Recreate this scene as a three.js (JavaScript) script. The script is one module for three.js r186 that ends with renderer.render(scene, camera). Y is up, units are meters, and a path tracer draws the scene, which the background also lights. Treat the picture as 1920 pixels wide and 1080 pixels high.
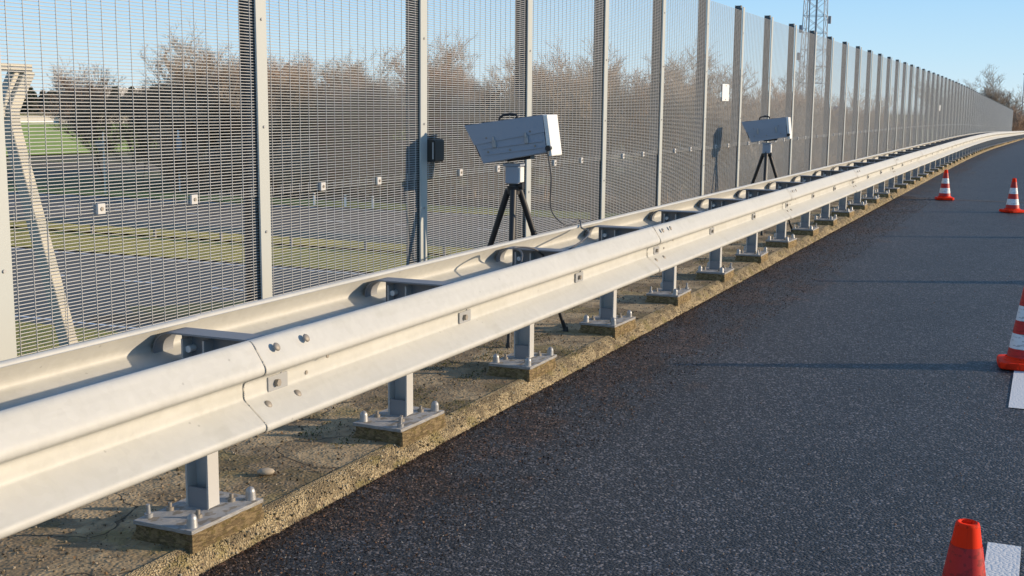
import * as THREE from 'three';
import { mergeGeometries } from 'three/addons/utils/BufferGeometryUtils.js';
import { RoundedBoxGeometry } from 'three/addons/geometries/RoundedBoxGeometry.js';

// ------------------------------------------------------------------ camera, sky, sun
// The place is laid out along the bridge: L = metres to the left of the camera, h = height
// above the carriageway, s = metres ahead along the bridge.  x = -L, y = h, z = -s.
const scene = new THREE.Scene();
const camera = new THREE.PerspectiveCamera(26.98, 16 / 9, 0.1, 6000);
{
  const yaw = 0.4186, pitch = 0.1488, roll = 0.0084;
  camera.position.set(0, 1.448, 0);
  const f = new THREE.Vector3(-Math.sin(yaw) * Math.cos(pitch), -Math.sin(pitch), -Math.cos(yaw) * Math.cos(pitch));
  const r = new THREE.Vector3(Math.cos(yaw), 0, -Math.sin(yaw));
  const u = new THREE.Vector3().crossVectors(r, f);
  camera.up.copy(u.clone().multiplyScalar(Math.cos(roll)).addScaledVector(r, -Math.sin(roll)));
  camera.lookAt(camera.position.clone().add(f));
}
const sunAz = 0.415, sunEl = 0.245;                      // from the right of the picture, low winter sun
const sunDir = new THREE.Vector3(Math.cos(sunAz) * Math.cos(sunEl), Math.sin(sunEl), -Math.sin(sunAz) * Math.cos(sunEl));
{
  const w = 1024, h = 512, d = new Float32Array(w * h * 4);
  for (let j = 0; j < h; j++) for (let i = 0; i < w; i++) {
    const el = ((j + 0.5) / h - 0.5) * Math.PI;
    const e = Math.max(0, el) * 180 / Math.PI, o = (j * w + i) * 4;
    // clear winter sky: pale band at the horizon, deepening to the zenith
    const st = [[0, .68, .83, .89], [2.5, .53, .77, .93], [6, .37, .66, .95], [14, .29, .55, .86], [35, .135, .30, .59], [90, .055, .15, .36]];
    let q = 0; while (q < st.length - 2 && e > st[q + 1][0]) q++;
    const f = Math.min(1, (e - st[q][0]) / (st[q + 1][0] - st[q][0]));
    for (let c = 0; c < 3; c++) d[o + c] = el < 0 ? .2 : st[q][c + 1] * (1 - f) + st[q + 1][c + 1] * f;
    d[o + 3] = 1;
  }
  const t = new THREE.DataTexture(d, w, h, THREE.RGBAFormat, THREE.FloatType);
  t.mapping = THREE.EquirectangularReflectionMapping; t.magFilter = THREE.LinearFilter; t.minFilter = THREE.LinearFilter; t.needsUpdate = true;
  scene.background = t; scene.environment = t;
}
const sun = new THREE.DirectionalLight(0xffe6c4, 5.0);
sun.position.copy(sunDir).multiplyScalar(300); sun.target.position.set(0, 0, 0);
sun.castShadow = true; sun.shadow.mapSize.set(4096, 4096);
Object.assign(sun.shadow.camera, { left: -150, right: 150, top: 60, bottom: -60, near: 1, far: 700 });
scene.add(sun, sun.target);
const renderer = new THREE.WebGLRenderer({ antialias: true });
renderer.setSize(1024, 576); renderer.shadowMap.enabled = true;
renderer.toneMapping = THREE.LinearToneMapping; renderer.toneMappingExposure = 1.03;

// ------------------------------------------------------------------ helpers
const drop = s => (s < 30 ? 0 : s < 60 ? -2.167e-4 * (s - 30) * (s - 30) : -.195 - .013 * (s - 60));       // the deck goes over a crest
const slopeAt = s => (s < 30 ? 0 : s < 60 ? -4.333e-4 * (s - 30) : -.013);
const W = (L, h, s) => new THREE.Vector3(-L, h + drop(s), -s);
const V = (x, y, z) => new THREE.Vector3(x, y, z);
function rngOf(seed) { let a = seed >>> 0; return () => { a = (a + 0x6d2b79f5) >>> 0; let t = a; t = Math.imul(t ^ (t >>> 15), t | 1); t ^= t + Math.imul(t ^ (t >>> 7), t | 61); return ((t ^ (t >>> 14)) >>> 0) / 4294967296; }; }
const taken = {};
function numbered(n) { const k = taken[n] = (taken[n] ?? -1) + 1; return k ? `${n}_${String(k).padStart(3, '0')}` : n; }
function tag(o, label, category, group) { o.userData = { label, category }; if (group) o.userData.group = group; return o; }
function thing(name, label, category, pos, group) { const g = new THREE.Group(); g.name = numbered(name); if (pos) g.position.copy(pos); tag(g, label, category, group); scene.add(g); return g; }
function part(parent, name, geo, mat, pos) { const m = new THREE.Mesh(geo, mat); m.name = name; m.castShadow = m.receiveShadow = true; if (pos) m.position.copy(pos); parent.add(m); return m; }
function structure(name, geo, mat) { const m = part(scene, numbered(name), geo, mat); m.userData = { kind: 'structure' }; return m; }
function merge(list) {
  const l = list.map(g => { let q = g.index ? g.toNonIndexed() : g.clone(); for (const k of Object.keys(q.attributes)) if (!['position', 'normal', 'uv'].includes(k)) q.deleteAttribute(k); return q; });
  return mergeGeometries(l);
}
const box = (x, y, z, px = 0, py = 0, pz = 0) => new THREE.BoxGeometry(x, y, z).translate(px, py, pz);
const rbox = (x, y, z, r, px = 0, py = 0, pz = 0) => new RoundedBoxGeometry(x, y, z, 2, r).translate(px, py, pz);
const cyl = (r0, r1, h, n = 12) => new THREE.CylinderGeometry(r0, r1, h, n);
// a bar between two points with a square or round section
function bar(a, b, r0, r1 = r0, n = 8) {
  const d = b.clone().sub(a), g = new THREE.CylinderGeometry(r1, r0, d.length(), n, 1);
  g.applyQuaternion(new THREE.Quaternion().setFromUnitVectors(V(0, 1, 0), d.clone().normalize())); g.translate(...a.clone().add(b).multiplyScalar(.5).toArray()); return g;
}
function squareBar(a, b, w, dp) {
  const d = b.clone().sub(a), g = new THREE.BoxGeometry(w, d.length(), dp);
  g.applyQuaternion(new THREE.Quaternion().setFromUnitVectors(V(0, 1, 0), d.clone().normalize())); g.translate(...a.clone().add(b).multiplyScalar(.5).toArray()); return g;
}
const tube = (pts, r, n = 40, m = 6) => new THREE.TubeGeometry(new THREE.CatmullRomCurve3(pts), n, r, m, false);
// raw prism collector for wires and branches
class Prisms {
  constructor() { this.p = []; this.n = []; this.t = []; }
  add(a, b, ra, rb, n, twist = 0) {
    const d = b.clone().sub(a).normalize(), x = Math.abs(d.y) < .9 ? V(0, 1, 0) : V(1, 0, 0);
    const e1 = V(0, 0, 0).crossVectors(d, x).normalize(), e2 = V(0, 0, 0).crossVectors(d, e1), c = [];
    for (let i = 0; i < n; i++) { const t = twist + i / n * Math.PI * 2; c.push(V(0, 0, 0).addScaledVector(e1, Math.cos(t)).addScaledVector(e2, Math.sin(t))); }
    for (let i = 0; i < n; i++) {
      const u = c[i], w = c[(i + 1) % n];
      const q = [[a, u, ra], [b, w, rb], [b, u, rb], [a, u, ra], [a, w, ra], [b, w, rb]];
      for (const [o, k, r] of q) { this.p.push(o.x + k.x * r, o.y + k.y * r, o.z + k.z * r); this.n.push(-0 + k.x, k.y, k.z); this.t.push(0, 0); }
    }
  }
  geo() { const g = new THREE.BufferGeometry(); g.setAttribute('position', new THREE.Float32BufferAttribute(this.p, 3)); g.setAttribute('normal', new THREE.Float32BufferAttribute(this.n, 3)); g.setAttribute('uv', new THREE.Float32BufferAttribute(this.t, 2)); return g; }
}
// ---- noise and textures
function hash2(x, y, s) { let h = Math.imul(x, 374761393) + Math.imul(y, 668265263) + Math.imul(s, 1274126177); h = Math.imul(h ^ (h >>> 13), 1274126177); return ((h ^ (h >>> 16)) >>> 0) / 4294967296; }
function vnoise(x, y, px, py, seed) {                    // tiling value noise, period px, py
  const x0 = Math.floor(x), y0 = Math.floor(y), fx = x - x0, fy = y - y0, m = (a, p) => ((a % p) + p) % p;
  const u = fx * fx * (3 - 2 * fx), v = fy * fy * (3 - 2 * fy);
  const a = hash2(m(x0, px), m(y0, py), seed), b = hash2(m(x0 + 1, px), m(y0, py), seed), c = hash2(m(x0, px), m(y0 + 1, py), seed), d = hash2(m(x0 + 1, px), m(y0 + 1, py), seed);
  return a + (b - a) * u + (c - a) * v + (a - b - c + d) * u * v;
}
function fbm(x, y, px, py, seed, o = 4) { let s = 0, a = .5, n = 0; for (let i = 0; i < o; i++) { s += a * vnoise(x, y, px, py, seed + i); n += a; a *= .5; x *= 2; y *= 2; px *= 2; py *= 2; } return s / n; }
function cells(x, y, px, py, seed) {                     // tiling Worley: [distance, id]
  const x0 = Math.floor(x), y0 = Math.floor(y), m = (a, p) => ((a % p) + p) % p; let best = 9, id = 0;
  for (let j = -1; j <= 1; j++) for (let i = -1; i <= 1; i++) {
    const cx = m(x0 + i, px), cy = m(y0 + j, py), dx = x0 + i + hash2(cx, cy, seed) - x, dy = y0 + j + hash2(cx, cy, seed + 7) - y, d = dx * dx + dy * dy;
    if (d < best) { best = d; id = hash2(cx, cy, seed + 13); }
  }
  return [Math.sqrt(best), id];
}
const enc = v => Math.round(255 * (v <= .0031308 ? 12.92 * v : 1.055 * Math.pow(Math.min(1, v), 1 / 2.4) - .055));
function textures(w, h, fn) {                            // fn(u, v) -> [r, g, b linear, height]
  const c = new Uint8Array(w * h * 4), b = new Uint8Array(w * h * 4);
  for (let j = 0; j < h; j++) for (let i = 0; i < w; i++) {
    const [r, g, bl, z] = fn((i + .5) / w, (j + .5) / h), o = (j * w + i) * 4;
    c[o] = enc(Math.max(0, r)); c[o + 1] = enc(Math.max(0, g)); c[o + 2] = enc(Math.max(0, bl)); c[o + 3] = 255;
    b[o] = b[o + 1] = b[o + 2] = Math.max(0, Math.min(255, Math.round(z * 255))); b[o + 3] = 255;
  }
  return [c, b].map((d, k) => { const t = new THREE.DataTexture(d, w, h); t.wrapS = t.wrapT = THREE.RepeatWrapping; t.magFilter = THREE.LinearFilter; t.minFilter = THREE.LinearMipmapLinearFilter; t.generateMipmaps = true; if (!k) t.colorSpace = THREE.SRGBColorSpace; t.needsUpdate = true; return t; });
}
const lerp = (a, b, t) => a + (b - a) * t, clamp01 = t => Math.max(0, Math.min(1, t)), smooth = (a, b, t) => { t = clamp01((t - a) / (b - a)); return t * t * (3 - 2 * t); };
const lin = (r, g, b) => new THREE.Color().setRGB(r, g, b);
const std = (r, g, b, roughness = .8, more = {}) => new THREE.MeshStandardMaterial({ color: lin(r, g, b), roughness, ...more });

// ------------------------------------------------------------------ materials
const asphaltTex = textures(2048, 2048, (u, v) => {      // 2.4 m square, stones of 8 to 10 mm
  const n = 220, [d] = cells(u * n, v * n, n, n, 11), [, id] = cells(u * 240, v * 240, 240, 240, 211), [d2, id2] = cells(u * 140, v * 140, 140, 140, 31);
  const big = fbm(u * 6, v * 6, 6, 6, 3, 4);
  const top = 1 - smooth(.25, .75, d);
  let a = (id < .5 ? .018 + .012 * id : id < .82 ? .030 + .06 * (id - .5) : .07 + .5 * (id - .82)) * (.62 + .7 * big);
  const pale = id2 > .94 && d2 < .34; if (pale) a = .17;
  const warm = id > .8 ? 1.1 : 1;
  return [a * warm, a, a * 1.04 / (warm * .99), top];
});
const matAsphalt = new THREE.MeshStandardMaterial({ map: asphaltTex[0], bumpMap: asphaltTex[1], bumpScale: .0035, roughness: .6, vertexColors: true });
const concreteTex = textures(2048, 1024, (u, v) => {      // 4 m by 2 m of weathered deck concrete
  const n1 = fbm(u * 20, v * 10, 20, 10, 5, 6), n2 = fbm(u * 120, v * 60, 120, 60, 17, 4), moss = smooth(.52, .62, fbm(u * 14, v * 7, 14, 7, 41, 6));
  const dirt = smooth(.5, .6, fbm(u * 16, v * 8, 16, 8, 61, 6)), crackN = Math.abs(fbm(u * 8, v * 4, 8, 4, 77, 5) - .5);
  const [d, id] = cells(u * 300, v * 150, 300, 150, 91);
  let r = .46, g = .352, b = .212; const k = .5 + .7 * n1 + .6 * (n2 - .5);
  r *= k; g *= k; b *= k;
  r = lerp(r, .17 * (.6 + n2), moss * .6); g = lerp(g, .14 * (.6 + n2), moss * .6); b = lerp(b, .045 * (.6 + n2), moss * .6);
  r = lerp(r, .10, dirt * .5); g = lerp(g, .07, dirt * .5); b = lerp(b, .042, dirt * .5);
  if (crackN < .006) { r *= .35; g *= .35; b *= .35; }
  const st = id > .9 && d < .4 ? 1 : 0; if (st) { r = lerp(r, .4, .5); g = lerp(g, .33, .5); b = lerp(b, .24, .5); }
  return [r, g, b, clamp01(.35 * n1 + .3 * n2 + .25 * st + .15 * (1 - d) - (crackN < .006 ? .3 : 0))];
});
const matConcrete = new THREE.MeshStandardMaterial({ map: concreteTex[0], bumpMap: concreteTex[1], bumpScale: .016, roughness: .95 });
const kerbTex = textures(2048, 128, (u, v) => {          // 3 m of exposed pale gravel in mortar
  const [d, id] = cells(u * 380, v * 16, 380, 16, 5), n = fbm(u * 30, v * 2, 30, 2, 8, 4), moss = smooth(.55, .7, fbm(u * 18, v * 2, 18, 2, 88, 4));
  const st = d < .5, k = .62 + .7 * n; let r = (st ? .30 + .26 * id : .27) * k, g = (st ? .24 + .21 * id : .205) * k, b = (st ? .135 + .14 * id : .115) * k;
  const grime = smooth(.5, .62, fbm(u * 40, v * 3, 40, 3, 123, 5)); r = lerp(r, .13, grime * .65); g = lerp(g, .10, grime * .65); b = lerp(b, .06, grime * .65);
  r = lerp(r, .20, moss * .5); g = lerp(g, .17, moss * .5); b = lerp(b, .05, moss * .5);
  if (id > .96) { r *= .5; g *= .46; b *= .5; }
  return [r, g, b, clamp01((1 - smooth(.3, .62, d)) * (.4 + .6 * id))];
});
const matKerb = new THREE.MeshStandardMaterial({ map: kerbTex[0], bumpMap: kerbTex[1], bumpScale: .008, roughness: .95 });
const zincTex = textures(1024, 512, (u, v) => {          // weathered zinc with faint spangle, streaks and specks
  const [, id] = cells(u * 90, v * 45, 90, 45, 3), n = fbm(u * 8, v * 8, 8, 8, 21, 5), st = fbm(u * 70, v * 4, 70, 4, 33, 3);
  let k = .9 + .05 * (n - .5) * 2 + .04 * (id - .5) + .035 * (st - .5);
  const [sd, sid] = cells(u * 60, v * 30, 60, 30, 71); if (sid > .985 && sd < .12) k *= .75;
  const dirt = smooth(.6, .75, fbm(u * 14, v * 14, 14, 14, 51, 4)) * .03;
  const gr = smooth(.52, .7, fbm(u * 5, v * 26, 5, 26, 151, 5)) * .018 + smooth(.56, .66, fbm(u * 60, v * 20, 60, 20, 171, 3)) * .012;
  return [.575 * k - dirt * .7 - gr, .575 * k - dirt * .75 - gr, .54 * k - dirt * .9 - gr * 1.1, clamp01(.5 + .4 * (n - .5) + .1 * id)];
});
const matRail = new THREE.MeshStandardMaterial({ map: zincTex[0], bumpMap: zincTex[1], bumpScale: .0016, roughness: .6, metalness: .05 });
const matZinc = std(.36, .37, .38, .5, { metalness: .25 });
const matPost = std(.50, .50, .49, .55, { metalness: .15 });
const matSpacer = std(.25, .26, .28, .6, { metalness: .2 });
const matWire = std(.50, .50, .49, .6, { metalness: .1 });
const matFencePost = std(.16, .165, .165, .7, { metalness: .1 });
const matStrip = std(.44, .465, .45, .55, { metalness: .1 });
const matClip = std(.55, .55, .54, .6);
const grimeTex = textures(512, 512, (u, v) => {          // zinc with brown silt and pale lime stains
  const n = fbm(u * 5, v * 5, 5, 5, 401, 6), m = smooth(.5, .64, fbm(u * 9, v * 9, 9, 9, 421, 6)), l = smooth(.6, .72, fbm(u * 14, v * 14, 14, 14, 441, 5)), k = .8 + .4 * n;
  let r = .36 * k, g = .365 * k, b = .37 * k; r = lerp(r, .20, m * .7); g = lerp(g, .16, m * .7); b = lerp(b, .105, m * .7); r = lerp(r, .5, l * .5); g = lerp(g, .47, l * .5); b = lerp(b, .42, l * .5);
  return [r, g, b, n];
});
const matGrimy = new THREE.MeshStandardMaterial({ map: grimeTex[0], bumpMap: grimeTex[1], bumpScale: .004, roughness: .75, metalness: .05 });
const matBolt = std(.42, .42, .42, .45, { metalness: .5 });
const matDarkBolt = std(.30, .27, .23, .6, { metalness: .3 });
const matGrout = new THREE.MeshStandardMaterial({ map: concreteTex[0], bumpMap: concreteTex[1], bumpScale: .01, roughness: .95, color: lin(.95, .9, .75) });
const matBlack = std(.02, .02, .022, .5);
const matHousing = std(.31, .35, .42, .5);
const matWhite = std(.8, .8, .78, .5);
const matCream = std(.56, .54, .46, .6);
const matPaint = new THREE.MeshStandardMaterial({ color: lin(.72, .71, .69), roughness: .8, bumpMap: asphaltTex[1], bumpScale: .0009 });

// ------------------------------------------------------------------ ground, roads, deck
// generic sheet over (L, s) given grids; fn(L, s) -> height above drop line
function sheet(Ls, ss, hf, uvScale, colf, useDrop = true) {
  const p = [], uv = [], idx = [], col = [];
  ss.forEach(s => Ls.forEach(L => { const v = useDrop ? W(L, hf(L, s), s) : V(-L, hf(L, s), -s); p.push(v.x, v.y, v.z); uv.push(s / uvScale[0], L / uvScale[1]); if (colf) col.push(...colf(L, s)); }));
  const n = Ls.length;
  for (let j = 0; j < ss.length - 1; j++) for (let i = 0; i < n - 1; i++) { const a = j * n + i; idx.push(a, a + n, a + 1, a + 1, a + n, a + n + 1); }
  const g = new THREE.BufferGeometry(); g.setAttribute('position', new THREE.Float32BufferAttribute(p, 3)); g.setAttribute('uv', new THREE.Float32BufferAttribute(uv, 2));
  if (colf) g.setAttribute('color', new THREE.Float32BufferAttribute(col, 3)); g.setIndex(idx); g.computeVertexNormals();
  // face up
  const nn = g.attributes.normal; if (nn.getY(0) < 0) { for (let i = 0; i < idx.length; i += 3) { const t = idx[i]; idx[i] = idx[i + 1]; idx[i + 1] = t; } g.setIndex(idx); g.computeVertexNormals(); }
  return g;
}
const range = (a, b, n) => Array.from({ length: n + 1 }, (_, i) => a + (b - a) * i / n);
const BASE = -5.05;
function bank(s) { return 1 - smooth(17, 23, s) + smooth(71, 77, s); }         // 1 where the road runs on an embankment
function groundH(L, s) {
  const side = Math.max(0, L - 4.0, -13.0 - L), top = -0.75 + Math.max(drop(Math.min(s, 170)), -3.6);
  const emb = Math.max(BASE, top - side / 1.7), rough = (side > 0 ? .18 * (fbm(L * .3 + 50, s * .3 + 50, 999, 999, 9, 3) - .5) : 0);
  return lerp(BASE, emb, clamp01(bank(s))) + rough;
}
const grounds = { soil: [.105, .082, .055], grass: [.14, .14, .045], dark: [.05, .046, .038] };
{
  const Ls = [-900, -300, -100, -50, -30, ...range(-24, -12, 6), 0, ...range(3.9, 16, 12), ...range(18, 60, 21), ...range(66, 140, 12), 200, 300, 450, 700, 1200, 2200];
  const ss = [-300, -60, -20, ...range(0, 16, 4), ...range(17, 30, 13), ...range(33, 66, 11), ...range(68, 130, 31), ...range(136, 200, 8), 260, 350, 500, 800, 1300, 2500];
  const matGround = new THREE.MeshStandardMaterial({ vertexColors: true, roughness: 1 });
  const gt = textures(512, 512, (u, v) => { const n = fbm(u * 8, v * 8, 8, 8, 7, 6), k = .55 + .9 * n; return [k * .9, k * .9, k * .9, n]; });
  matGround.map = gt[0]; matGround.bumpMap = gt[1]; matGround.bumpScale = .15;
  structure('terrain', sheet(Ls, ss, groundH, [9, 9], (L, s) => {
    const n = fbm(L * .08 + 90, s * .08 + 90, 999, 999, 4, 3), t = smooth(.42, .6, n); const a = grounds.soil, b = grounds.grass; return [0, 1, 2].map(c => lerp(a[c], b[c], t));
  }, false), matGround);
  // the winter grass: verges and median beside the motorway, and the field beyond it
  const grassTex = textures(1024, 1024, (u, v) => { const n = fbm(u * 16, v * 16, 16, 16, 2, 5), f = vnoise(u * 300, v * 300, 300, 300, 5), k = .5 + .6 * n + .35 * f; return [.36 * k + .09 * n, .34 * k, .075 * k, clamp01(.5 * n + .5 * f)]; });
  const matVerge = new THREE.MeshStandardMaterial({ map: grassTex[0], bumpMap: grassTex[1], bumpScale: .08, roughness: 1 });
  const flat = h => () => h;
  const wob = (s, k) => s;
  structure('grass_verge', sheet([-40, 0, 12, 30, 60, 120, 400], [20.2, 26.2], flat(BASE + .09), [8, 8], null, false), matVerge);
  structure('grass_verge', sheet([-40, 0, 12, 30, 60, 120, 400], [40.4, 46.3], flat(BASE + .09), [8, 8], null, false), matVerge);
  structure('grass_verge', sheet([-40, 0, 12, 30, 60, 120, 400], [46.9, 50.0], flat(BASE + .09), [8, 8], null, false), matVerge);
  structure('grass_verge', sheet([-40, 0, 12, 30, 60, 120, 400], [66.0, 70.5], flat(BASE + .09), [8, 8], null, false), matVerge);
  const fieldMat = new THREE.MeshStandardMaterial({ map: grassTex[0], color: lin(.95, 1.4, .9), roughness: 1 });
  structure('grass_field', sheet([118, 150, 190, 260, 330, 420], [95, 130, 170, 215, 270, 320], flat(BASE + .1), [12, 12], null, false), fieldMat);
  // motorway under the bridge
  const mwTex = textures(1024, 256, (u, v) => { const n = fbm(u * 20, v * 6, 20, 6, 12, 5), lane = fbm(u * 3, v * 14, 3, 14, 19, 3), k = .8 + .25 * n + .25 * (lane - .5); return [.135 * k, .118 * k, .094 * k, n]; });
  const matMw = new THREE.MeshStandardMaterial({ map: mwTex[0], roughness: .75 });
  const mw = (a, b) => { const m = structure('motorway', sheet(range(-60, 420, 24), [a, b], flat(BASE + .05), [20, 40], null, false), matMw); return m; };
  const m1 = mw(26.2, 40.4), m2 = mw(50.0, 66.0);
  const mark = (m, L0, L1, s, w) => part(m, 'lane_marking', sheet([L0, L1], [s - w / 2, s + w / 2], flat(BASE + .058), [1, 1], null, false), matPaint);
  for (let k = 0; k < 22; k++) { mark(m1, 10.4 + 4 * k - .75, 10.4 + 4 * k + .75, 34.4, .16); mark(m2, 12 + 5 * k - .9, 12 + 5 * k + .9, 58, .16); }
  for (const [m, s] of [[m1, 39.9], [m1, 27.0], [m2, 50.6], [m2, 65.3]]) mark(m, -40, 300, s, .14);
}
// deck: carriageway, raised edge strip, kerb face, slab
const roadS = [...range(-6, 12, 180), ...range(12.2, 30, 90), ...range(31, 170, 139)];
{
  const Ls = [...range(2.34, 1.0, 27), ...range(.9, -2, 14), -4, -8, -9.5];
  structure('road', sheet(Ls, roadS, () => 0, [2.4, 2.4], (L, s) => {
    // brown silt that has washed against the kerb, in ragged patches
    const e = 2.34 - L, n = fbm(L * 9 + 70, s * 4 + 70, 9999, 9999, 44, 4), n2 = fbm(L * 1.5 + 30, s * .6 + 30, 9999, 9999, 14, 3);
    const d = n > .42 + e * .42 + (n2 - .5) * .5 && e < .75 ? 1 : 0; const bl = .86 + .28 * fbm(L * 1.1 + 20, s * .8 + 20, 9999, 9999, 201, 4) ; return d ? [1.25 * bl, .88 * bl, .68 * bl] : [bl, bl, 1.04 * bl];
  }), matAsphalt);
  structure('deck_edge_strip', sheet(range(2.41, 3.72, 10), range(-6, 170, 352), (L, s) => .07 + .006 * (fbm(L * 6 + 9, s * 6 + 9, 9999, 9999, 3, 3) - .5), [4, 2]), matConcrete);
  const rk = (L, h) => (Lx, s) => h;
  const kp = [], ss = [...range(-6, 14, 500), ...range(14.2, 170, 400)], uv = [], idx = [], prof = [[2.412, .074], [2.392, .072], [2.372, .058], [2.348, .028], [2.325, -.012]];
  ss.forEach(s => prof.forEach(([L, h], i) => { const n = .022 * (fbm(s * 14 + 5, i * 1.7 + 5, 99999, 999, 6, 3) - .5), v = W(L + (i ? n : 0), h + (i && i < 4 ? n * .5 : 0), s); kp.push(v.x, v.y, v.z); uv.push(s / 3, i * .26); }));
  for (let j = 0; j < ss.length - 1; j++) for (let i = 0; i < 4; i++) { const a = j * 5 + i; idx.push(a, a + 1, a + 5, a + 1, a + 6, a + 5); }
  const g = new THREE.BufferGeometry(); g.setAttribute('position', new THREE.Float32BufferAttribute(kp, 3)); g.setAttribute('uv', new THREE.Float32BufferAttribute(uv, 2)); g.setIndex(idx); g.computeVertexNormals();
  structure('kerb', g, matKerb);
  // slab
  const sl = range(-6, 170, 60), pv = [], id2 = [], sec = [[3.72, .062], [3.72, -.95], [2.2, -1.15], [-11, -1.15], [-12.5, -.9], [-12.5, -.01]];
  sl.forEach(s => sec.forEach(([L, h]) => { const v = W(L, h, s); pv.push(v.x, v.y, v.z); }));
  for (let j = 0; j < sl.length - 1; j++) for (let i = 0; i < 5; i++) { const a = j * 6 + i; id2.push(a, a + 6, a + 1, a + 1, a + 6, a + 7); }
  const gs = new THREE.BufferGeometry(); gs.setAttribute('position', new THREE.Float32BufferAttribute(pv, 3)); gs.setIndex(id2); gs.computeVertexNormals();
  structure('bridge_deck', gs, std(.34, .33, .3, .9));
  // painted line under the row of cones
  const line = structure('road_marking', sheet([0.0, .105], range(1.2, 4.23, 4), () => .004, [2.4, 2.4]), matPaint);
  part(line, 'dash', sheet([0.0, .105], range(6.29, 9.3, 4), () => .004, [2.4, 2.4]), matPaint);
  part(line, 'dash', sheet([0.0, .105], range(15.3, 18.3, 4), () => .004, [2.4, 2.4]), matPaint);
  structure('expansion_joint', sheet([2.2, -6], [21.12, 21.18], () => .005, [1, 1]), std(.20, .14, .09, .8));
}

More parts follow.
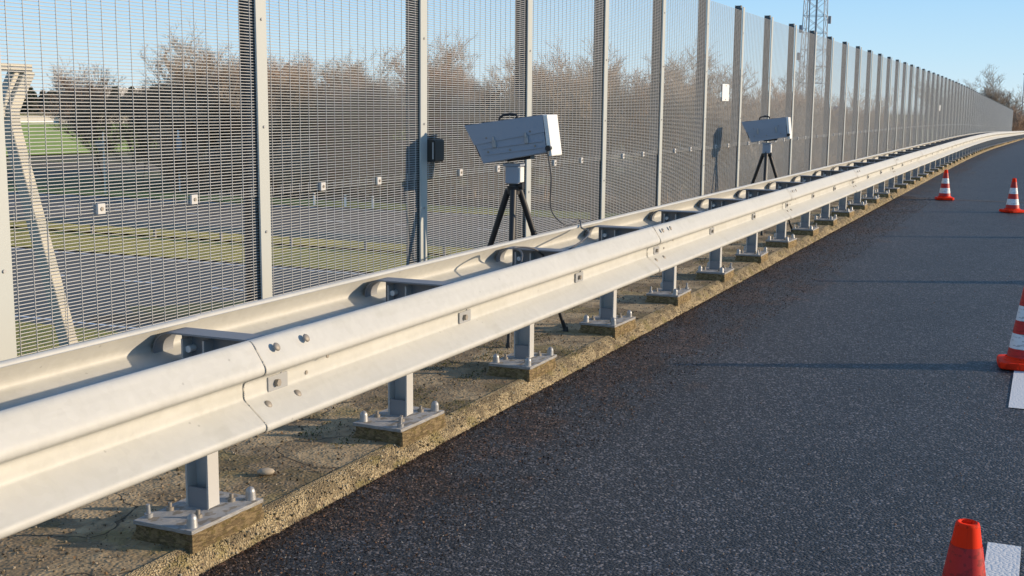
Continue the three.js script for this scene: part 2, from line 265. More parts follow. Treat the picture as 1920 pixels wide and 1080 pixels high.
// ------------------------------------------------------------------ guardrail
const joints0 = 2.916, bolt0 = 3.083;
{
  const rail = thing('guardrail', 'double sided pale galvanised steel guardrail on bolted posts along the road edge', 'guardrail', V(0, 0, 0));
  // W profile: o = outward, h
  const raw = [[.006, .736], [.010, .745], [.020, .7495], [.031, .747], [.039, .740], [.050, .724], [.062, .706], [.073, .689], [.080, .677], [.083, .667], [.082, .656], [.075, .648], [.058, .641], [.035, .632], [.012, .6225], [.004, .617], [0, .609], [0, .590], [0, .572], [.003, .564], [.012, .556], [.035, .5365], [.058, .517], [.073, .504], [.080, .497], [.083, .489], [.0815, .480], [.075, .473], [.062, .468]];
  const pts = new THREE.CatmullRomCurve3(raw.map(([o, h]) => V(o, h, 0)), false, 'centripetal').getPoints(84);
  const T = .0045;
  const nrm = pts.map((p, i) => { const a = pts[Math.max(0, i - 1)], b = pts[Math.min(pts.length - 1, i + 1)], d = b.clone().sub(a).normalize(); return [-d.y, d.x]; });
  function beam(dir, len) {                              // along -z, starting at 0; the near end lies proud over its neighbour
    const zs = range(0, len, 3), P = [], N = [], U = [], I = [], n = pts.length; let arc = [0]; for (let i = 1; i < n; i++) arc.push(arc[i - 1] + pts[i].distanceTo(pts[i - 1]));
    for (const sideK of [1, -1]) {
      const base = P.length / 3;
      zs.forEach(z => pts.forEach((p, i) => {
        const pr = .0065 * (1 - z / len), off = sideK > 0 ? 0 : -T, o = p.x + pr - nrm[i][0] * off * -1, h = p.y - nrm[i][1] * off * -1;
        P.push(o * dir, h, -z); N.push(-nrm[i][0] * sideK * -dir, nrm[i][1] * sideK, 0); U.push(z / 2.13, arc[i] / .9);
      }));
      for (let j = 0; j < zs.length - 1; j++) for (let i = 0; i < n - 1; i++) { const a = base + j * n + i; I.push(a, a + 1, a + n, a + 1, a + n + 1, a + n); }
    }
    const half = zs.length * n;                          // close the rim
    const strip = (a, b) => I.push(a[0], a[1], b[0], a[1], b[1], b[0]);
    for (let i = 0; i < n - 1; i++) { strip([i, half + i], [i + 1, half + i + 1]); const e = (zs.length - 1) * n; strip([e + i, half + e + i], [e + i + 1, half + e + i + 1]); }
    for (let j = 0; j < zs.length - 1; j++) for (const i of [0, n - 1]) strip([j * n + i, half + j * n + i], [(j + 1) * n + i, half + (j + 1) * n + i]);
    const g = new THREE.BufferGeometry(); g.setAttribute('position', new THREE.Float32BufferAttribute(P, 3)); g.setAttribute('uv', new THREE.Float32BufferAttribute(U, 2)); g.setIndex(I); g.computeVertexNormals(); return g;
  }
  const front = beam(1, 4.28), back = beam(-1, 4.28);
  const boltG = new THREE.SphereGeometry(.0145, 10, 6, 0, Math.PI * 2, 0, Math.PI / 2).scale(1, .55, 1).rotateZ(-Math.PI / 2);
  const washer = rbox(.006, .048, .105, .002), hexG = cyl(.012, .012, .014, 6).rotateZ(Math.PI / 2);
  const holeG = cyl(.007, .007, .003, 8).rotateZ(Math.PI / 2);
  for (let k = -2; k < 34; k++) {
    const s = joints0 + 4 * k;
    for (const [g, L] of [[front, 2.1875], [back, 2.566]]) {
      const b = part(rail, 'rail_beam', g, matRail, W(L, 0, s)); b.rotation.x = slopeAt(s + 2);
      if (k < 5) {
        const dir = L < 2.4 ? 1 : -1;
        for (const [o, h, z] of [[.069, .722, .075], [.069, .722, .235], [.034, .538, .075], [.034, .538, .235]]) {
          const q = part(b, 'splice_bolt', boltG, matDarkBolt, V((o + .004) * dir, h, -z)); q.rotation.z = dir > 0 ? (h > .6 ? .55 : .7) : Math.PI - .5;
        }
        if (dir > 0) for (const z of [.40, .33]) part(b, 'hole_plug', holeG, matDarkBolt, V(z > .35 ? .045 : .008, z > .35 ? .63 : .585, -z));
      }
    }
  }
  // posts with base plates
  const flange = (L) => box(.008, .60, .056, 0, .43, 0);
  const postG = merge([box(.007, .56, .056, .0425, .42, 0), box(.007, .56, .056, -.0425, .42, 0), box(.078, .56, .006, 0, .42, -.024)]);
  const gussetG = box(.079, .07, .006, 0, .17, .022);
  function roughPad() {                                  // hand trowelled mortar bed with uneven edges
    const g = new THREE.BoxGeometry(.232, .06, .355, 8, 3, 12), a = g.attributes.position;
    for (let i = 0; i < a.count; i++) { const x = a.getX(i), y = a.getY(i), z = a.getZ(i), n = fbm(x * 22 + 50, z * 22 + y * 31 + 50, 999, 999, 515, 3) - .5, o = .02 * n + (y < 0 ? .006 : 0); a.setX(i, x + Math.sign(x) * (Math.abs(x) > .11 ? o : 0)); a.setZ(i, z + Math.sign(z) * (Math.abs(z) > .17 ? o : 0)); }
    g.computeVertexNormals(); return g;
  }
  const plateG = rbox(.238, .014, .365, .003), padG = roughPad();
  const stud = merge([cyl(.007, .007, .05, 10).translate(0, .02, 0), cyl(.014, .014, .014, 6).translate(0, .008, 0)]);
  const cap = merge([new THREE.SphereGeometry(.0165, 12, 8, 0, Math.PI * 2, 0, Math.PI / 2).scale(1, 1.25, 1).translate(0, .024, 0), cyl(.0165, .0185, .026, 12).translate(0, .012, 0)]);
  const R = rngOf(5);
  // spacer: channel between the two rails, open to the near side, rounded at the far end
  function spacer() {
    const w = .455, hh = .135, dp = .095, t = .006, arc = [];
    const sh = new THREE.Shape(); sh.moveTo(.5 * w, -hh / 2); sh.lineTo(-.5 * w + hh / 2, -hh / 2); sh.absarc(-.5 * w + hh / 2, 0, hh / 2, -Math.PI / 2, Math.PI / 2, true); sh.lineTo(.5 * w, hh / 2); sh.lineTo(.5 * w, hh / 2 - t); sh.lineTo(-.5 * w + hh / 2, hh / 2 - t);
    sh.absarc(-.5 * w + hh / 2, 0, hh / 2 - t, Math.PI / 2, -Math.PI / 2, false); sh.lineTo(.5 * w, -hh / 2 + t); sh.closePath();
    const rim = new THREE.ExtrudeGeometry(sh, { depth: dp, bevelEnabled: false, curveSegments: 12 }).translate(0, 0, -dp / 2);
    const web = box(w - hh / 2, hh - .004, .006, hh / 4, 0, -.02);
    return merge([rim, web]);
  }
  const spacerG = spacer();
  for (let k = -4; k < 100; k++) {
    const s = bolt0 + 1.3333 * k, near = k < 14;
    const p = part(rail, 'post', postG, matPost, W(2.486, 0, s));
    const pl = part(p, 'base_plate', plateG, matGrimy, V(.010, .128, .028)); pl.rotation.set((R() - .5) * .012, (R() - .5) * .09, (R() - .5) * .012);
    part(p, 'grout_pad', padG, matGrout, V(.010 + (R() - .5) * .012, .0915, .028 + (R() - .5) * .012)).rotation.y = pl.rotation.y;
    part(p, 'gusset_plate', gussetG, matSpacer);
    if (near) {
      for (const [x, z] of [[.1, -.125], [-.085, .165], [.1, .18], [-.085, -.12]]) { const b = part(p, 'bolt_cap', R() > .25 ? cap : stud, R() > .3 ? matBolt : matZinc, V(x, .135, z)); b.rotation.set((R() - .5) * .2, 0, (R() - .5) * .2); }
      for (const [x, z] of [[.055, -.08], [.06, .1], [-.07, .08]]) part(p, 'anchor_nut', merge([cyl(.013, .013, .012, 6).translate(0, .006, 0), cyl(.007, .007, .022, 8).translate(0, .016, 0)]), matDarkBolt, V(x, .135, z));
    }
    const sp = part(rail, 'spacer', spacerG, matSpacer, W(2.405, .655, s));
    if (near) {
      part(sp, 'spacer_bolt', cyl(.012, .012, .03, 8).rotateX(Math.PI / 2), matWhite, V(-.11, .01, .0));
      const sB = W(2.1875, 0, s); // washer plate and bolt head in the groove of the front beam
      const wsh = part(rail, 'washer_plate', washer, matZinc, W(2.1875 - .0085, .588, s + .0)); part(wsh, 'bolt_head', hexG, matDarkBolt, V(.009, 0, .012));
    }
  }
}

// ------------------------------------------------------------------ mesh fence
{
  const fence = thing('mesh_fence', 'tall grey anti-climb wire mesh fence with pale cover strips along the bridge edge', 'fence', V(0, 0, 0));
  const Lf = 3.445, A = 1.6, s0 = 3.177, top = 2.648, joint = 1.039;
  const postG = merge([box(.06, 2.9, .007, 0, 1.22, 0), box(.006, 2.9, .07, .032, 1.22, 0), box(.006, 2.9, .07, -.032, 1.22, 0)]);
  const stripG = rbox(.010, top - .05, .082, .002, 0, (top + .05) / 2, 0);
  const wires = new Prisms(), half = .0135, pitch = .0135;
  for (let i = 0; i <= 20; i++) { const z = -(A * i / 20); wires.add(V(.0015, .08, z), V(.0015, joint + .022, z), .0016, .0016, 6); wires.add(V(.0085, joint - .02, z - .004), V(.0085, top - .045, z - .004), .0016, .0016, 6); }
  for (let h = .09; h < joint + .022; h += pitch) wires.add(V(-.002, h, 0), V(-.002, h, -A), .0019, .0019, 6);
  for (let h = joint - .02; h < top - .045; h += pitch) wires.add(V(.005, h + .005, 0), V(.005, h + .005, -A), .0019, .0019, 6);
  const wireG = wires.geo();
  const clipG = rbox(.012, .042, .042, .002), clipBolt = cyl(.008, .008, .008, 8).rotateZ(Math.PI / 2), stripBolt = cyl(.007, .007, .006, 8).rotateZ(Math.PI / 2);
  for (let k = -4; k <= 74; k++) {
    const s = s0 + A * k;
    const lean = (hash2(k + 9, 3, 5) - .5) * .008; part(fence, 'post', postG, matFencePost, W(Lf + .046, 0, s)).rotation.x = lean;
    const st = part(fence, 'cover_strip', stripG, matStrip, W(Lf - .018, 0, s)); st.rotation.x = lean;
    if (k < 8) for (const h of [.35, .85, 1.35, 1.85, 2.35]) part(st, 'strip_bolt', stripBolt, matBolt, V(.008, h, 0));
    if (k < 74) {
      const p = part(fence, 'wire_panel', wireG, matWire, W(Lf, 0, s)); p.rotation.x = slopeAt(s + A / 2); p.userData.kind = 'stuff';
      if (k < 30) for (const f of [.315, .672]) { const c = part(fence, 'clip_plate', clipG, matClip, W(Lf - .018, joint, s + A * f)); part(c, 'clip_bolt', clipBolt, matDarkBolt, V(.006, 0, 0)); }
    }
  }
  const jb = thing('junction_box', 'small dark box fixed to the mesh fence beside a cover strip', 'junction box', W(Lf - .04, 1.19, 6.49));
  part(jb, 'case', rbox(.05, .135, .13, .006), std(.035, .034, .03, .6)); part(jb, 'lid', rbox(.01, .12, .115, .004, .028, 0, 0), std(.045, .044, .04, .6)); part(jb, 'hinge', bar(V(.02, -.05, .066), V(.02, .05, .066), .005, .005, 8), matBolt);
  const plate = (L, h, s, w, hh, label) => { const t = thing('notice_plate', label, 'sign', W(L, h, s)); part(t, 'panel', rbox(.006, hh, w, .002), matWhite); for (const y of [-.4, .4]) part(t, 'fixing_bolt', clipBolt, matBolt, V(.004, hh * y, 0)); };
  plate(Lf - .02, 1.642, 13.63, .30, .19, 'blank white plate fixed high on the mesh fence before the second camera');
  plate(Lf - .02, 1.60, 42.2, .30, .19, 'small blank white plate far along the mesh fence');
}

// ------------------------------------------------------------------ bent brace behind the fence
{
  const t = thing('fence_brace', 'cream bent steel brace standing behind the fence beside the widest cover strip', 'brace', W(3.84, 0, 3.7));
  const P = (h, s) => V(0, h, -(s - 3.7));
  const bent = (pts, w, dp, x) => {                      // flat-sided bent bar in the fence's own plane: (s, h) centre line
    const l = [], r = []; pts.forEach((p, i) => { const a = pts[Math.max(0, i - 1)], b = pts[Math.min(pts.length - 1, i + 1)], dx = b[0] - a[0], dy = b[1] - a[1], n = Math.hypot(dx, dy); l.push([p[0] - dy / n * w / 2, p[1] + dx / n * w / 2]); r.push([p[0] + dy / n * w / 2, p[1] - dx / n * w / 2]); });
    const o = [...l, ...r.reverse()], sh = new THREE.Shape(); o.forEach((p, i) => i ? sh.lineTo(p[0] - 3.7, p[1]) : sh.moveTo(p[0] - 3.7, p[1])); sh.closePath();
    return new THREE.ExtrudeGeometry(sh, { depth: dp, bevelEnabled: true, bevelSize: .003, bevelThickness: .003, bevelSegments: 1 }).rotateY(Math.PI / 2).translate(x, 0, 0);
  };
  part(t, 'bent_bar', bent([[3.705, 1.58], [3.64, 1.475], [3.612, 1.42], [3.615, 1.36], [3.66, 1.19], [4.056, -.25]], .046, .055, 0), matCream);
  part(t, 'side_bar', bent([[3.66, 1.575], [3.60, 1.47], [3.575, 1.40]], .026, .04, -.005), matCream);
  part(t, 'cap_bar', bent([[3.705, 1.592], [3.50, 1.592]], .022, .06, .002), matCream);
}

// ------------------------------------------------------------------ traffic cameras on tripods
{
  const housing = () => {                                // side outline: nose on the left with a slanted face
    const sh = new THREE.Shape(); sh.moveTo(-.265, .115); sh.lineTo(.235, .115); sh.lineTo(.235, -.105); sh.lineTo(-.19, -.125); sh.closePath();
    return new THREE.ExtrudeGeometry(sh, { depth: .2, bevelEnabled: true, bevelThickness: .006, bevelSize: .006, bevelSegments: 2 }).translate(0, 0, -.1);
  };
  const hG = housing();
  const shell = () => {                                  // folded sun shield over the top and sides
    const sh = new THREE.Shape(); sh.moveTo(-.29, .128); sh.lineTo(.245, .128); sh.lineTo(.245, .02); sh.lineTo(-.238, -.005); sh.closePath();
    const a = new THREE.ExtrudeGeometry(sh, { depth: .003, bevelEnabled: false });
    return merge([a.clone().translate(0, 0, .108), a.clone().translate(0, 0, -.111), box(.53, .003, .222, -.022, .1285, 0)]);
  };
  const shG = shell();
  const screw = cyl(.007, .007, .006, 8).rotateX(Math.PI / 2);
  function device(pos, turn, tilt, label, tripLabel, feet, apexH, withCable) {
    const c = thing('traffic_camera', label, 'camera', pos, 'traffic cameras on tripods'); c.rotation.set(0, turn, tilt, 'YXZ'); c.scale.setScalar(.92);
    part(c, 'housing', hG, matHousing);
    const s = part(c, 'sun_shield', shG, matHousing); 
    for (const [x, y] of [[-.15, -.06], [.0, -.065], [.17, -.06], [-.15, .03], [.15, .035]]) part(c, 'screw', screw, matDarkBolt, V(x, y, .108));
    part(c, 'side_rib', box(.41, .006, .006, .02, -.035, .109), matHousing); part(c, 'side_rib', box(.39, .006, .006, .02, -.075, .109), matHousing);
    const rear = part(c, 'rear_cap', rbox(.03, .262, .225, .006, .262, -.005, 0), matWhite);
    part(rear, 'cable_gland', cyl(.018, .018, .04, 12).rotateX(Math.PI / 2).translate(.262, -.085, .12), matBlack);
    part(c, 'lens_window', box(.004, .17, .17).rotateZ(.3).translate(-.243, 0, 0), matBlack);
    part(c, 'handle', tube([V(-.085, .13, 0), V(-.08, .15, 0), V(-.055, .164, 0), V(.0, .166, 0), V(.035, .152, 0), V(.042, .13, 0)], .008, 30, 8), matBlack);
    for (const x of [-.1, .12]) { const l = part(c, 'latch', rbox(.026, .05, .012, .003, x, -.012, .113), matZinc); part(l, 'latch_hook', rbox(.012, .03, .008, .002, x, .018, .118), matBolt); }
    part(c, 'mount_bracket', merge([box(.16, .02, .09, .03, -.128, 0)]), matBlack);
    // tripod
    const base = V(pos.x, 0, pos.z), t = thing('tripod', tripLabel, 'tripod', base.clone(), 'camera tripods');
    const ax = new THREE.Vector3(1, 0, 0).applyAxisAngle(V(0, 1, 0), turn);
    const hd = pos.y - .15;
    const head = part(t, 'pan_head', rbox(.085, .105, .08, .008, 0, hd - .06, 0), matHousing); head.rotation.y = turn;
    part(head, 'head_plate', rbox(.11, .016, .09, .004, .0, hd, 0), matHousing);
    part(head, 'head_side', rbox(.012, .09, .07, .003, .0475, hd - .058, 0), matWhite);
    const knob = part(t, 'lock_knob', cyl(.02, .024, .03, 12).rotateZ(Math.PI / 2), matBlack, V(0, hd - .125, 0).addScaledVector(ax, .045)); knob.rotation.y = turn;
    part(t, 'ball_joint', new THREE.SphereGeometry(.026, 16, 12), matZinc, V(0, hd - .135, 0));
    part(t, 'collar', merge([cyl(.042, .036, .05, 14).translate(0, apexH, 0), cyl(.028, .03, .06, 12).translate(0, apexH + .04, 0)]), matBlack);
    part(t, 'centre_column', bar(V(0, apexH - .3, 0), V(0, hd - .1, 0), .013, .013, 12), matBlack);
    feet.forEach(f => {
      const foot = V(f[0], .075, f[1]), dir = foot.clone().setY(0).normalize(), root = V(0, apexH, 0).addScaledVector(dir, .04), mid = root.clone().lerp(foot, .55);
      const leg = part(t, 'leg', merge([bar(root, mid, .02, .017, 10), bar(root.clone().lerp(foot, .5), mid.clone().lerp(foot, .08), .021, .021, 10)]), matBlack);
      part(leg, 'leg_extension', bar(mid, foot, .0125, .0125, 8), matBlack);
      part(leg, 'rubber_foot', cyl(.014, .018, .03, 10).translate(foot.x, foot.y + .01, foot.z), matBlack);
    });
    return c;
  }
  const turn = .09;
  const d1 = W(2.93, 1.262, 6.60), ft = (a0) => [0, 1, 2].map(i => { const a = a0 + i * Math.PI * 2 / 3; return [Math.cos(a) * .37, Math.sin(a) * .37]; });
  device(d1, turn, .14, 'white traffic camera housing on tripod with a cable hanging from its rear cap', 'black camera tripod behind the guardrail whose cable runs along the spacers', ft(-.88), .96, true);
  const d2 = W(2.93, 1.228, 13.62);
  device(d2, turn, .12, 'white traffic camera housing on tripod without a cable, before the lattice mast', 'black camera tripod without a cable, farther along the guardrail', ft(-.7), .96, false);
  // the cable: from the rear cap down, over the rear rail and along the spacers
  const cb = part(scene, 'power_cable', tube([d1.clone().add(V(.25, -.05, .09)), d1.clone().add(V(.265, -.2, .06)), d1.clone().add(V(.25, -.42, -.0)), d1.clone().add(V(.31, -.5, -.06)), W(2.60, .775, 6.85), W(2.55, .74, 6.75), W(2.45, .742, 6.6), W(2.36, .735, 6.35), W(2.33, .70, 6.0), W(2.38, .66, 5.85), W(2.40, .735, 5.65), W(2.46, .745, 5.55), W(2.34, .735, 5.38), W(2.3, .6, 5.2)], .005, 160, 6), std(.10, .10, .105, .5));
  tag(cb, 'thin dark cable drooping from the camera over the guardrail spacers', 'cable');
}

// ------------------------------------------------------------------ traffic cones
{
  const scuff = textures(512, 256, (u, v) => { const n = fbm(u * 6, v * 6, 6, 6, 301, 6), m = smooth(.56, .7, fbm(u * 22, v * 9, 22, 9, 331, 4)), k = clamp01(.98 - .16 * (n - .4) - .38 * m); return [k, k, k, n]; })[0];
  const red = new THREE.MeshPhysicalMaterial({ color: lin(1.0, .035, .004), roughness: .7, specularIntensity: .35, map: scuff }), redBand = std(.55, .010, .010, .5, { map: scuff }), white = std(.80, .81, .82, .45, { map: scuff });
  const prof = h => lerp(.098, .026, (h - .045) / .455);  // radius at height h
  const ring = (h0, h1, e = 0) => new THREE.LatheGeometry([new THREE.Vector2(prof(h0) + e, h0), new THREE.Vector2(prof(h1) + e, h1)], 32);
  const bodyG = new THREE.LatheGeometry([[.0, .012], [.098, .012], [.1, .045], [prof(.07), .07], [prof(.49), .49], [.0255, .497], [.019, .5], [.016, .49], [.012, .40]].map(p => new THREE.Vector2(...p)), 32);
  const sh = new THREE.Shape(), q = .135, r = .055; sh.moveTo(-q + r, -q); sh.lineTo(q - r, -q); sh.quadraticCurveTo(q, -q, q, -q + r); sh.lineTo(q, q - r); sh.quadraticCurveTo(q, q, q - r, q); sh.lineTo(-q + r, q); sh.quadraticCurveTo(-q, q, -q, q - r); sh.lineTo(-q, -q + r); sh.quadraticCurveTo(-q, -q, -q + r, -q);
  const baseG = merge([new THREE.ExtrudeGeometry(sh, { depth: .022, bevelEnabled: true, bevelSize: .008, bevelThickness: .008, bevelSegments: 3, curveSegments: 10 }).rotateX(-Math.PI / 2).translate(0, .014, 0), new THREE.LatheGeometry([[.135, .036], [.118, .046], [.104, .06]].map(p => new THREE.Vector2(...p)), 32)]);
  const bands = [['red_band', .36, .445, redBand], ['white_band', .275, .36, white], ['red_band', .20, .275, redBand], ['white_band', .115, .20, white], ['red_band', .066, .115, redBand]];
  const spots = [
    [.118, 2.90, .3, 'orange cone beside the nearest white road dash, only its tip in view'], [.055, 7.36, .1, 'red and white cone standing on the end of a white road dash'],
    [-.06, 11.2, .5, 'red and white cone on the centre line between two other cones'], [-.04, 15.3, .9, 'red and white cone on the centre line before the far pair'],
    [1.556, 21.1, .2, 'red and white cone standing close to the kerb by the expansion joint'], [.454, 18.95, .7, 'red and white cone standing in the lane opposite the one by the kerb']];
  spots.forEach(([L, s, a, label]) => {
    const t = thing('traffic_cone', label, 'traffic cone', W(L, 0.001, s), 'traffic cones on the bridge road'); t.rotation.y = a;
    part(t, 'body', bodyG, red); part(t, 'base', baseG, red); for (const [n, h0, h1, m] of bands) part(t, n, ring(h0, h1, .0014), m);
  });
}

// ------------------------------------------------------------------ grit, leaf scraps and pebbles
{
  const R = rngOf(77), M = new THREE.Matrix4(), Q = new THREE.Quaternion(), E = new THREE.Euler();
  function scatter(name, label, category, geo, mat, n, place, size, cols) {
    const m = new THREE.InstancedMesh(geo, mat, n); m.name = name; m.castShadow = m.receiveShadow = true;
    for (let i = 0; i < n; i++) { const [L, h, s] = place(); const k = size(); M.compose(W(L, h, s), Q.setFromEuler(E.set(R() * 6, R() * 6, R() * 6)), V(k * (.7 + R() * .6), k * (.6 + R() * .4), k * (.7 + R() * .6))); m.setMatrixAt(i, M); const c = cols[Math.floor(R() * cols.length)], v = .7 + R() * .6; m.setColorAt(i, lin(c[0] * v, c[1] * v, c[2] * v)); }
    tag(m, label, category); m.userData.kind = 'stuff'; scene.add(m);
  }
  const stone = new THREE.IcosahedronGeometry(1, 0), flake = new THREE.TetrahedronGeometry(1, 0).scale(1, .25, .6), w = std(1, 1, 1, .9);
  const near = () => 1.6 + 20 * Math.pow(R(), 1.7);
  scatter('silt_and_leaf_scraps', 'brown silt and leaf scraps lying against the kerb', 'debris', flake, w, 34000, () => [2.33 - .62 * Math.pow(R(), 2.0), .002, near()], () => .0035 + .006 * R() * R(), [[.09, .05, .03], [.05, .03, .02], [.14, .075, .04], [.03, .022, .02]]);
  scatter('loose_chippings', 'small pale stone chippings scattered over the road surface', 'debris', stone, w, 9000, () => [2.3 - 3.2 * Math.pow(R(), 1.3), .0015, near()], () => .0016 + .0028 * R() * R(), [[.22, .19, .15], [.12, .11, .1], [.3, .28, .25], [.2, .12, .08]]);
  scatter('gravel', 'gravel and crumbs of mortar on the deck edge strip', 'debris', stone, w, 9000, () => [2.40 + 1.2 * R(), .072, near()], () => .002 + .006 * Math.pow(R(), 4), [[.22, .18, .12], [.3, .25, .18], [.1, .08, .05]]);
  scatter('kerb_stones', 'exposed rounded pebbles along the worn kerb edge', 'debris', stone, w, 3500, () => { const t = R(); return [lerp(2.40, 2.33, t), lerp(.071, .004, t * t) , near()]; }, () => .0025 + .004 * R() * R(), [[.40, .33, .20], [.33, .26, .15], [.5, .43, .3], [.2, .15, .08]]);
  scatter('dead_leaf_scraps', 'brown dead leaf scraps lying on the deck edge strip', 'debris', flake, w, 3500, () => [2.42 + 1.1 * R(), .074, near()], () => .004 + .009 * R() * R(), [[.13, .07, .03], [.2, .12, .06], [.07, .045, .025]]);
  scatter('moss_tufts', 'small dull green moss tufts along the deck edge strip', 'moss', new THREE.TetrahedronGeometry(1, 0).scale(.5, 1.2, .5), w, 5000, () => { const c = Math.floor(R() * 40), a = hash2(c, 1, 9), b = hash2(c, 2, 9); return [2.42 + a * .9 + (R() - .5) * .12, .074, 1.8 + b * 12 + (R() - .5) * .3]; }, () => .003 + .005 * R(), [[.10, .11, .03], [.14, .12, .045], [.07, .07, .025]]);
  const sl = thing('concrete_chip', 'pale broken chip of concrete lying behind the nearest guardrail post', 'stone', W(2.62, .085, 3.62));
  part(sl, 'chip', new THREE.IcosahedronGeometry(.028, 1).scale(1.2, .5, .8), std(.42, .36, .28, .9)); sl.rotation.y = .6;
}

// ------------------------------------------------------------------ bare winter trees
function bareTree(seed, H, spread, stems, levels) {
  const R = rngOf(seed), trunk = new Prisms(), twigs = new Prisms();
  const bend = (d, k) => d.clone().add(V((R() - .5) * k, (R() - .5) * k * .6 + .06, (R() - .5) * k)).normalize();
  function grow(p, d, len, r, lv) {
    const big = lv < 2, n = lv < 2 ? 4 : lv === 2 ? 3 : lv < levels ? 2 : 1; let q = p, dir = d;
    for (let i = 0; i < n; i++) {
      const e = q.clone().addScaledVector(dir, len / n), ra = r * (1 - .7 * i / n), rb = r * (1 - .7 * (i + 1) / n);
      (big ? trunk : twigs).add(q, e, ra, rb, big ? 6 : 3, R() * 6);
      if (lv < levels && (i > 0 || lv > 0)) {
        const kids = (lv === 0 ? 3 : lv === 1 ? 2 : 2) + (i === n - 1 ? (lv < 2 ? 3 : 2) : 0);
        for (let c = 0; c < kids; c++) {
          const sp = lv === 0 ? .95 * spread : .95, side = V(R() - .5, R() * .5 - .08, R() - .5).normalize();
          const cd = dir.clone().multiplyScalar(.75).addScaledVector(side, sp * (.6 + R() * .6)).normalize();
          grow(q.clone().lerp(e, R()), cd, len * (lv === 0 ? .52 : .5) * (.65 + R() * .6), Math.max(rb * .62, .0135), lv + 1);
        }
      }
      q = e; dir = bend(dir, lv === 0 ? .22 : .45);
    }
  }
  for (let i = 0; i < stems; i++) { const a = R() * 6.28, t = stems > 1 ? .15 + R() * .5 * spread : R() * .08; grow(V(Math.cos(a) * .3 * (stems > 1), -.2, Math.sin(a) * .3 * (stems > 1)), V(Math.cos(a) * t, 1, Math.sin(a) * t).normalize(), H * (.62 + R() * .2), .02 + H * .012 / Math.sqrt(stems), 0); }
  const gs = [trunk.geo(), twigs.geo()]; gs.forEach(g => g.computeBoundingBox());
  const k = H / Math.max(gs[0].boundingBox.max.y, gs[1].boundingBox.max.y); gs.forEach(g => g.scale(k, k, k)); return gs;
}
const treeKinds = [bareTree(1, 9, 1.0, 3, 4), bareTree(2, 9.5, .8, 2, 4), bareTree(3, 8.5, 1.2, 3, 4), bareTree(4, 9, .9, 4, 4)], shrubKinds = [bareTree(11, 4.2, 1.4, 5, 3), bareTree(12, 3.8, 1.3, 5, 3)];
const bark = [std(.28, .22, .165, .95), std(.25, .215, .175, .95), std(.29, .21, .15, .95)], twigM = [std(.38, .295, .215, .95), std(.34, .29, .235, .95), std(.40, .28, .195, .95)];
function plant(name, kind, L, s, y, size, turn, m, label, category, group, wide = 1) {
  const t = thing(name, label, category, V(-L, y, -s), group); t.rotation.y = turn; t.scale.set(size * wide, size, size * wide);
  part(t, 'trunk', kind[0], bark[m]); part(t, 'crown', kind[1], twigM[m]); return t;
}
{
  const R = rngOf(31), row = [];
  for (let L = 12; L < 72; L += 2.6) row.push([L + (R() - .5) * 1.6, 75 + R() * 9, (1.0 + R() * .32) * lerp(.78, 1, smooth(12, 30, L))]);
  for (let L = 14; L < 74; L += 4.2) row.push([L + (R() - .5) * 2.5, 88 + R() * 14, (1.12 + R() * .35) * lerp(.8, 1, smooth(14, 32, L))]);
  row.push([62, 79, 1.42], [59, 82, 1.36], [56, 80, 1.3], [66, 81, 1.1], [70, 80, .8]);
  row.forEach(([L, s, k], i) => plant('bare_tree', treeKinds[Math.floor(R() * 4)], L, s, groundH(L, s), k, R() * 6.28, i % 3, ['leafless brown tree in the thicket beyond the motorway', 'leafless grey-brown tree in the thicket beyond the motorway', 'leafless reddish tree in the thicket beyond the motorway'][i % 3], 'tree', 'bare trees beyond the motorway'));
  for (let i = 0; i < 44; i++) { const L = 8 + R() * 54, s = 72 + R() * 8; plant('bare_shrub', shrubKinds[Math.floor(R() * 2)], L, s, groundH(L, s), .8 + R() * .5, R() * 6.28, i % 3, ['leafless tan shrub at the foot of the thicket beyond the motorway', 'leafless greyish shrub at the foot of the thicket beyond the motorway', 'leafless reddish shrub at the foot of the thicket beyond the motorway'][i % 3], 'shrub', 'shrubs below the bare trees'); }
  plant('bare_tree', treeKinds[0], 7.5, 170, groundH(7.5, 170), 1.36, 1, 1, 'lone spreading leafless tree standing past the end of the fence', 'tree');
  plant('bare_tree', treeKinds[2], 14.4, 185, groundH(14.4, 185), 1.42, 2.2, 1, 'pale leafless tree rising faintly over the far fence top', 'tree');
  for (let i = 0; i < 12; i++) plant('bare_shrub', shrubKinds[i % 2], 3.2 + i * .62 + R() * .5, 146 + R() * 12, -2.6, .95 + R() * .3, R() * 6, 2, 'reddish brown hedge shrub past the end of the fence', 'shrub', 'hedge past the end of the fence', 1.1);
}

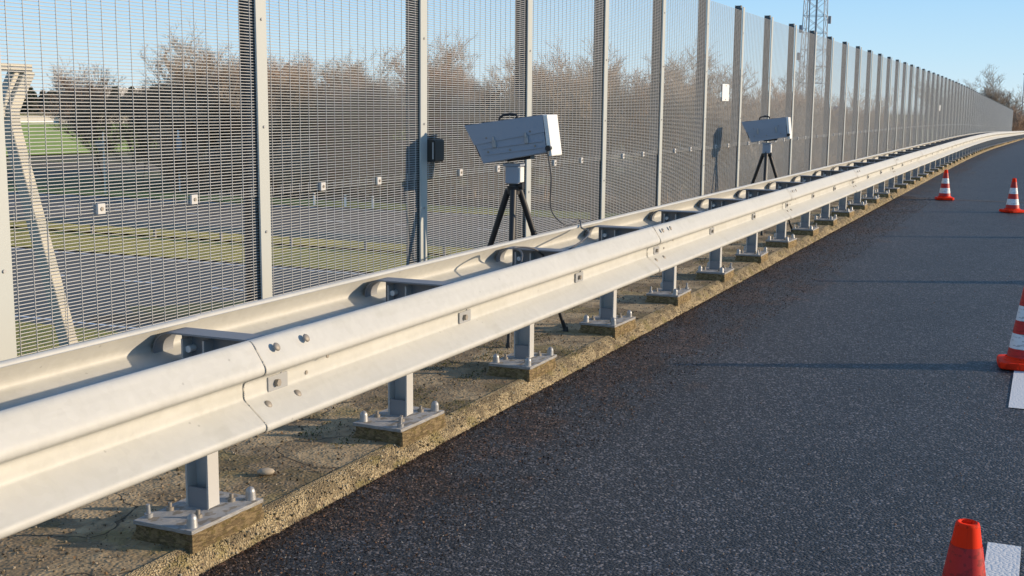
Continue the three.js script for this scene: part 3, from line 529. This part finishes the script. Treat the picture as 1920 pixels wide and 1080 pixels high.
// ------------------------------------------------------------------ lattice mast, lamp, signs and far things
{
  const mS = 150, mL = 27.0, t = thing('lattice_mast', 'tall grey steel lattice mast with antennas rising behind the fence', 'mast', V(-mL, groundH(mL, mS) - .2, -mS)), m = std(.46, .47, .49, .6, { metalness: .1 });
  const HT = 34, wd = y => lerp(1.6, .9, y / HT), c = [[1, 1], [1, -1], [-1, -1], [-1, 1]], P = (i, y) => V(c[i % 4][0] * wd(y), y, c[i % 4][1] * wd(y));
  for (let i = 0; i < 4; i++) part(t, 'leg', bar(P(i, 0), P(i, HT), .065, .05, 6), m);
  for (let k = 0; k < 17; k++) { const y = k * 2, br = []; for (let i = 0; i < 4; i++) { br.push(bar(P(i, y), P(i + 1, y + 2), .026, .026, 4), bar(P(i + 1, y), P(i, y + 2), .026, .026, 4), bar(P(i, y + 2), P(i + 1, y + 2), .03, .03, 4)); } part(t, 'bracing', merge(br), m); }
  part(t, 'ladder', merge([box(.22, HT, .1, .1, HT / 2, 0), box(.14, HT, .08, -.7, HT / 2, .2)]), std(.36, .37, .39, .7));
  for (const [x, y, z] of [[-1.75, 13.2, .4], [1.7, 13.7, .3], [-1.7, 16.5, 0], [1.7, 17.5, 0]]) { const a = part(t, 'antenna', rbox(.35, .9, .3, .05, x, y, z), std(.3, .3, .32, .6)); part(a, 'antenna_arm', bar(V(x * .6, y, z), V(x, y, z), .04, .04, 6), m); }
  // lamp past the end
  const lp = thing('street_lamp', 'slim grey street lamp with a flat dark head past the fence end', 'street lamp', V(-3.95, -3.6, -180)); part(lp, 'pole', bar(V(0, 0, 0), V(0, 10.1, 0), .09, .06, 8), m); part(lp, 'lamp_head', rbox(1.0, .22, .4, .06, .35, 10.2, 0), std(.05, .05, .055, .5));
  // sign poles by the motorway
  const sg = (L, s, H, mat, head, label) => { const q = thing('sign_post', label, 'sign', V(-L, BASE + .03, -s)); part(q, 'pole', bar(V(0, 0, 0), V(0, H, 0), .07, .07, 8), mat); head(q, H); return q; };
  sg(62.6, 63.2 + 4.6, 4.5, matCream, (q, H) => { const tri = part(q, 'triangular_sign', cyl(.62, .62, .04, 3).rotateX(Math.PI / 2).translate(-.35, H - .9, 0), std(.18, .17, .15, .7)); part(q, 'cross_arm', box(.9, .08, .08, -.3, H - .9, .08), matCream); }, 'slim cream pole with a grey triangular sign beside the motorway');
  sg(60.6, 73.6, 4.6, matWhite, (q, H) => { part(q, 'sign_panel', rbox(.5, 1.5, .05, .02, .12, H - 1.3, .09), std(.32, .32, .33, .7)); }, 'white pole with a narrow grey panel beside the motorway');
  for (const [L, s] of [[44.0, 66.8], [41.5, 66.6], [39.2, 66.2]]) { const q = thing('marker_post', 'short white marker post on the far grass verge of the motorway', 'marker post', V(-L, BASE + .07, -s), 'white marker posts on the verge'); part(q, 'post', rbox(.12, .82, .12, .02, 0, .41, 0), matWhite); part(q, 'reflector', box(.13, .1, .125, 0, .68, 0), matBlack); }
  const bs = thing('blue_sign', 'tall narrow blue sign board on posts seen through the far fence', 'sign', V(-13.4, groundH(13.4, 84), -84)); part(bs, 'panel', rbox(.5, 3.2, .06, .02, 0, 5.2, 0), std(.05, .16, .42, .5)); for (const x of [-.2, .2]) part(bs, 'post', bar(V(x, -.2, -.06), V(x, 6.6, -.06), .05, .05, 6), m);
  // median barrier
  const mb = thing('median_barrier', 'dull grey steel barrier along the grass median of the motorway', 'barrier', V(0, BASE, -46.6)); part(mb, 'rail', box(190, .3, .09, -95, .62, 0), std(.22, .22, .22, .6)); for (let k = 0; k < 47; k++) part(mb, 'post', box(.1, .62, .12, -4 - k * 4, .31, 0), std(.18, .18, .18, .6));
  // polytunnels and far buildings beyond the green field
  const film = std(.72, .72, .7, .6), tunnelG = new THREE.CylinderGeometry(3, 3, 60, 20, 1, false, 0, Math.PI).rotateZ(Math.PI / 2).rotateX(-Math.PI / 2).scale(1, 1.0, 1);
  for (let k = 0; k < 9; k++) { const q = thing('polytunnel', 'long low pale polytunnel beyond the green field', 'polytunnel', V(-(262 + k * 17), BASE, -(345 + (k % 2) * 6)), 'polytunnels beyond the field'); q.rotation.y = Math.PI / 2 - .1; part(q, 'cover', tunnelG, film); part(q, 'base_rail', box(60, .5, .2, 0, .3, 3.0), matWhite); }
  const hall = thing('far_hall', 'wide white hall with a flat roof on the skyline beyond the fields', 'building', V(-420, BASE, -470)); hall.rotation.y = 1.2; part(hall, 'wall', box(42, 13.6, 24, 0, 6.8, 0), std(.62, .61, .6, .7)); part(hall, 'roof', box(43, 1.1, 25, 0, 14.15, 0), std(.75, .74, .72, .6)); for (let k = 0; k < 8; k++) part(hall, 'window', box(3.4, 1.6, .3, -18 + k * 5.1, 9, 12.1), std(.12, .14, .17, .3));
  // far wood on the skyline
  const R = rngOf(91), leaf = []; { const P = []; const g = new THREE.BufferGeometry(); for (let i = 0; i < 700; i++) { const y = R(), r = (1 - y) * 2.6 * Math.sqrt(R()) + .15, a = R() * 6.28, x = Math.cos(a) * r, z = Math.sin(a) * r, Y = 1 + y * 9, k = .55; for (let j = 0; j < 3; j++) P.push(x + (R() - .5) * 2 * k, Y + (R() - .5) * 2 * k, z + (R() - .5) * 2 * k); } g.setAttribute('position', new THREE.Float32BufferAttribute(P, 3)); g.computeVertexNormals(); leaf.push(g); }
  const fw = new THREE.InstancedMesh(leaf[0], std(.055, .075, .05, .95), 260), M = new THREE.Matrix4(); for (let i = 0; i < 260; i++) { const a = .62 + R() * .38, d = 560 + R() * 120, k = .75 + R() * .55; M.compose(V(-Math.sin(a) * d, BASE, -Math.cos(a) * d), new THREE.Quaternion().setFromAxisAngle(V(0, 1, 0), R() * 6), V(k * 1.8, k * 1.15, k * 1.8)); fw.setMatrixAt(i, M); fw.setColorAt(i, lin(.8 + R() * .4, .8 + R() * .4, .8 + R() * .4)); }
  fw.name = 'far_wood'; tag(fw, 'dark evergreen wood along the skyline beyond the green field', 'wood'); fw.userData.kind = 'stuff'; scene.add(fw);
  // brown hedges between the field and the wood
  for (let i = 0; i < 46; i++) { const f = i / 45, L = lerp(330, 150, f) + R() * 6, s = lerp(380, 250, f) + R() * 14; plant('field_hedge_shrub', shrubKinds[i % 2], L, s, BASE, 1.2 + R() * .5, R() * 6, i % 3, ['tan leafless hedge shrub at the far side of the green field', 'greyish leafless hedge shrub at the far side of the green field', 'reddish leafless hedge shrub at the far side of the green field'][i % 3], 'shrub', 'hedge along the green field', 1.6); }
}
renderer.render(scene, camera);
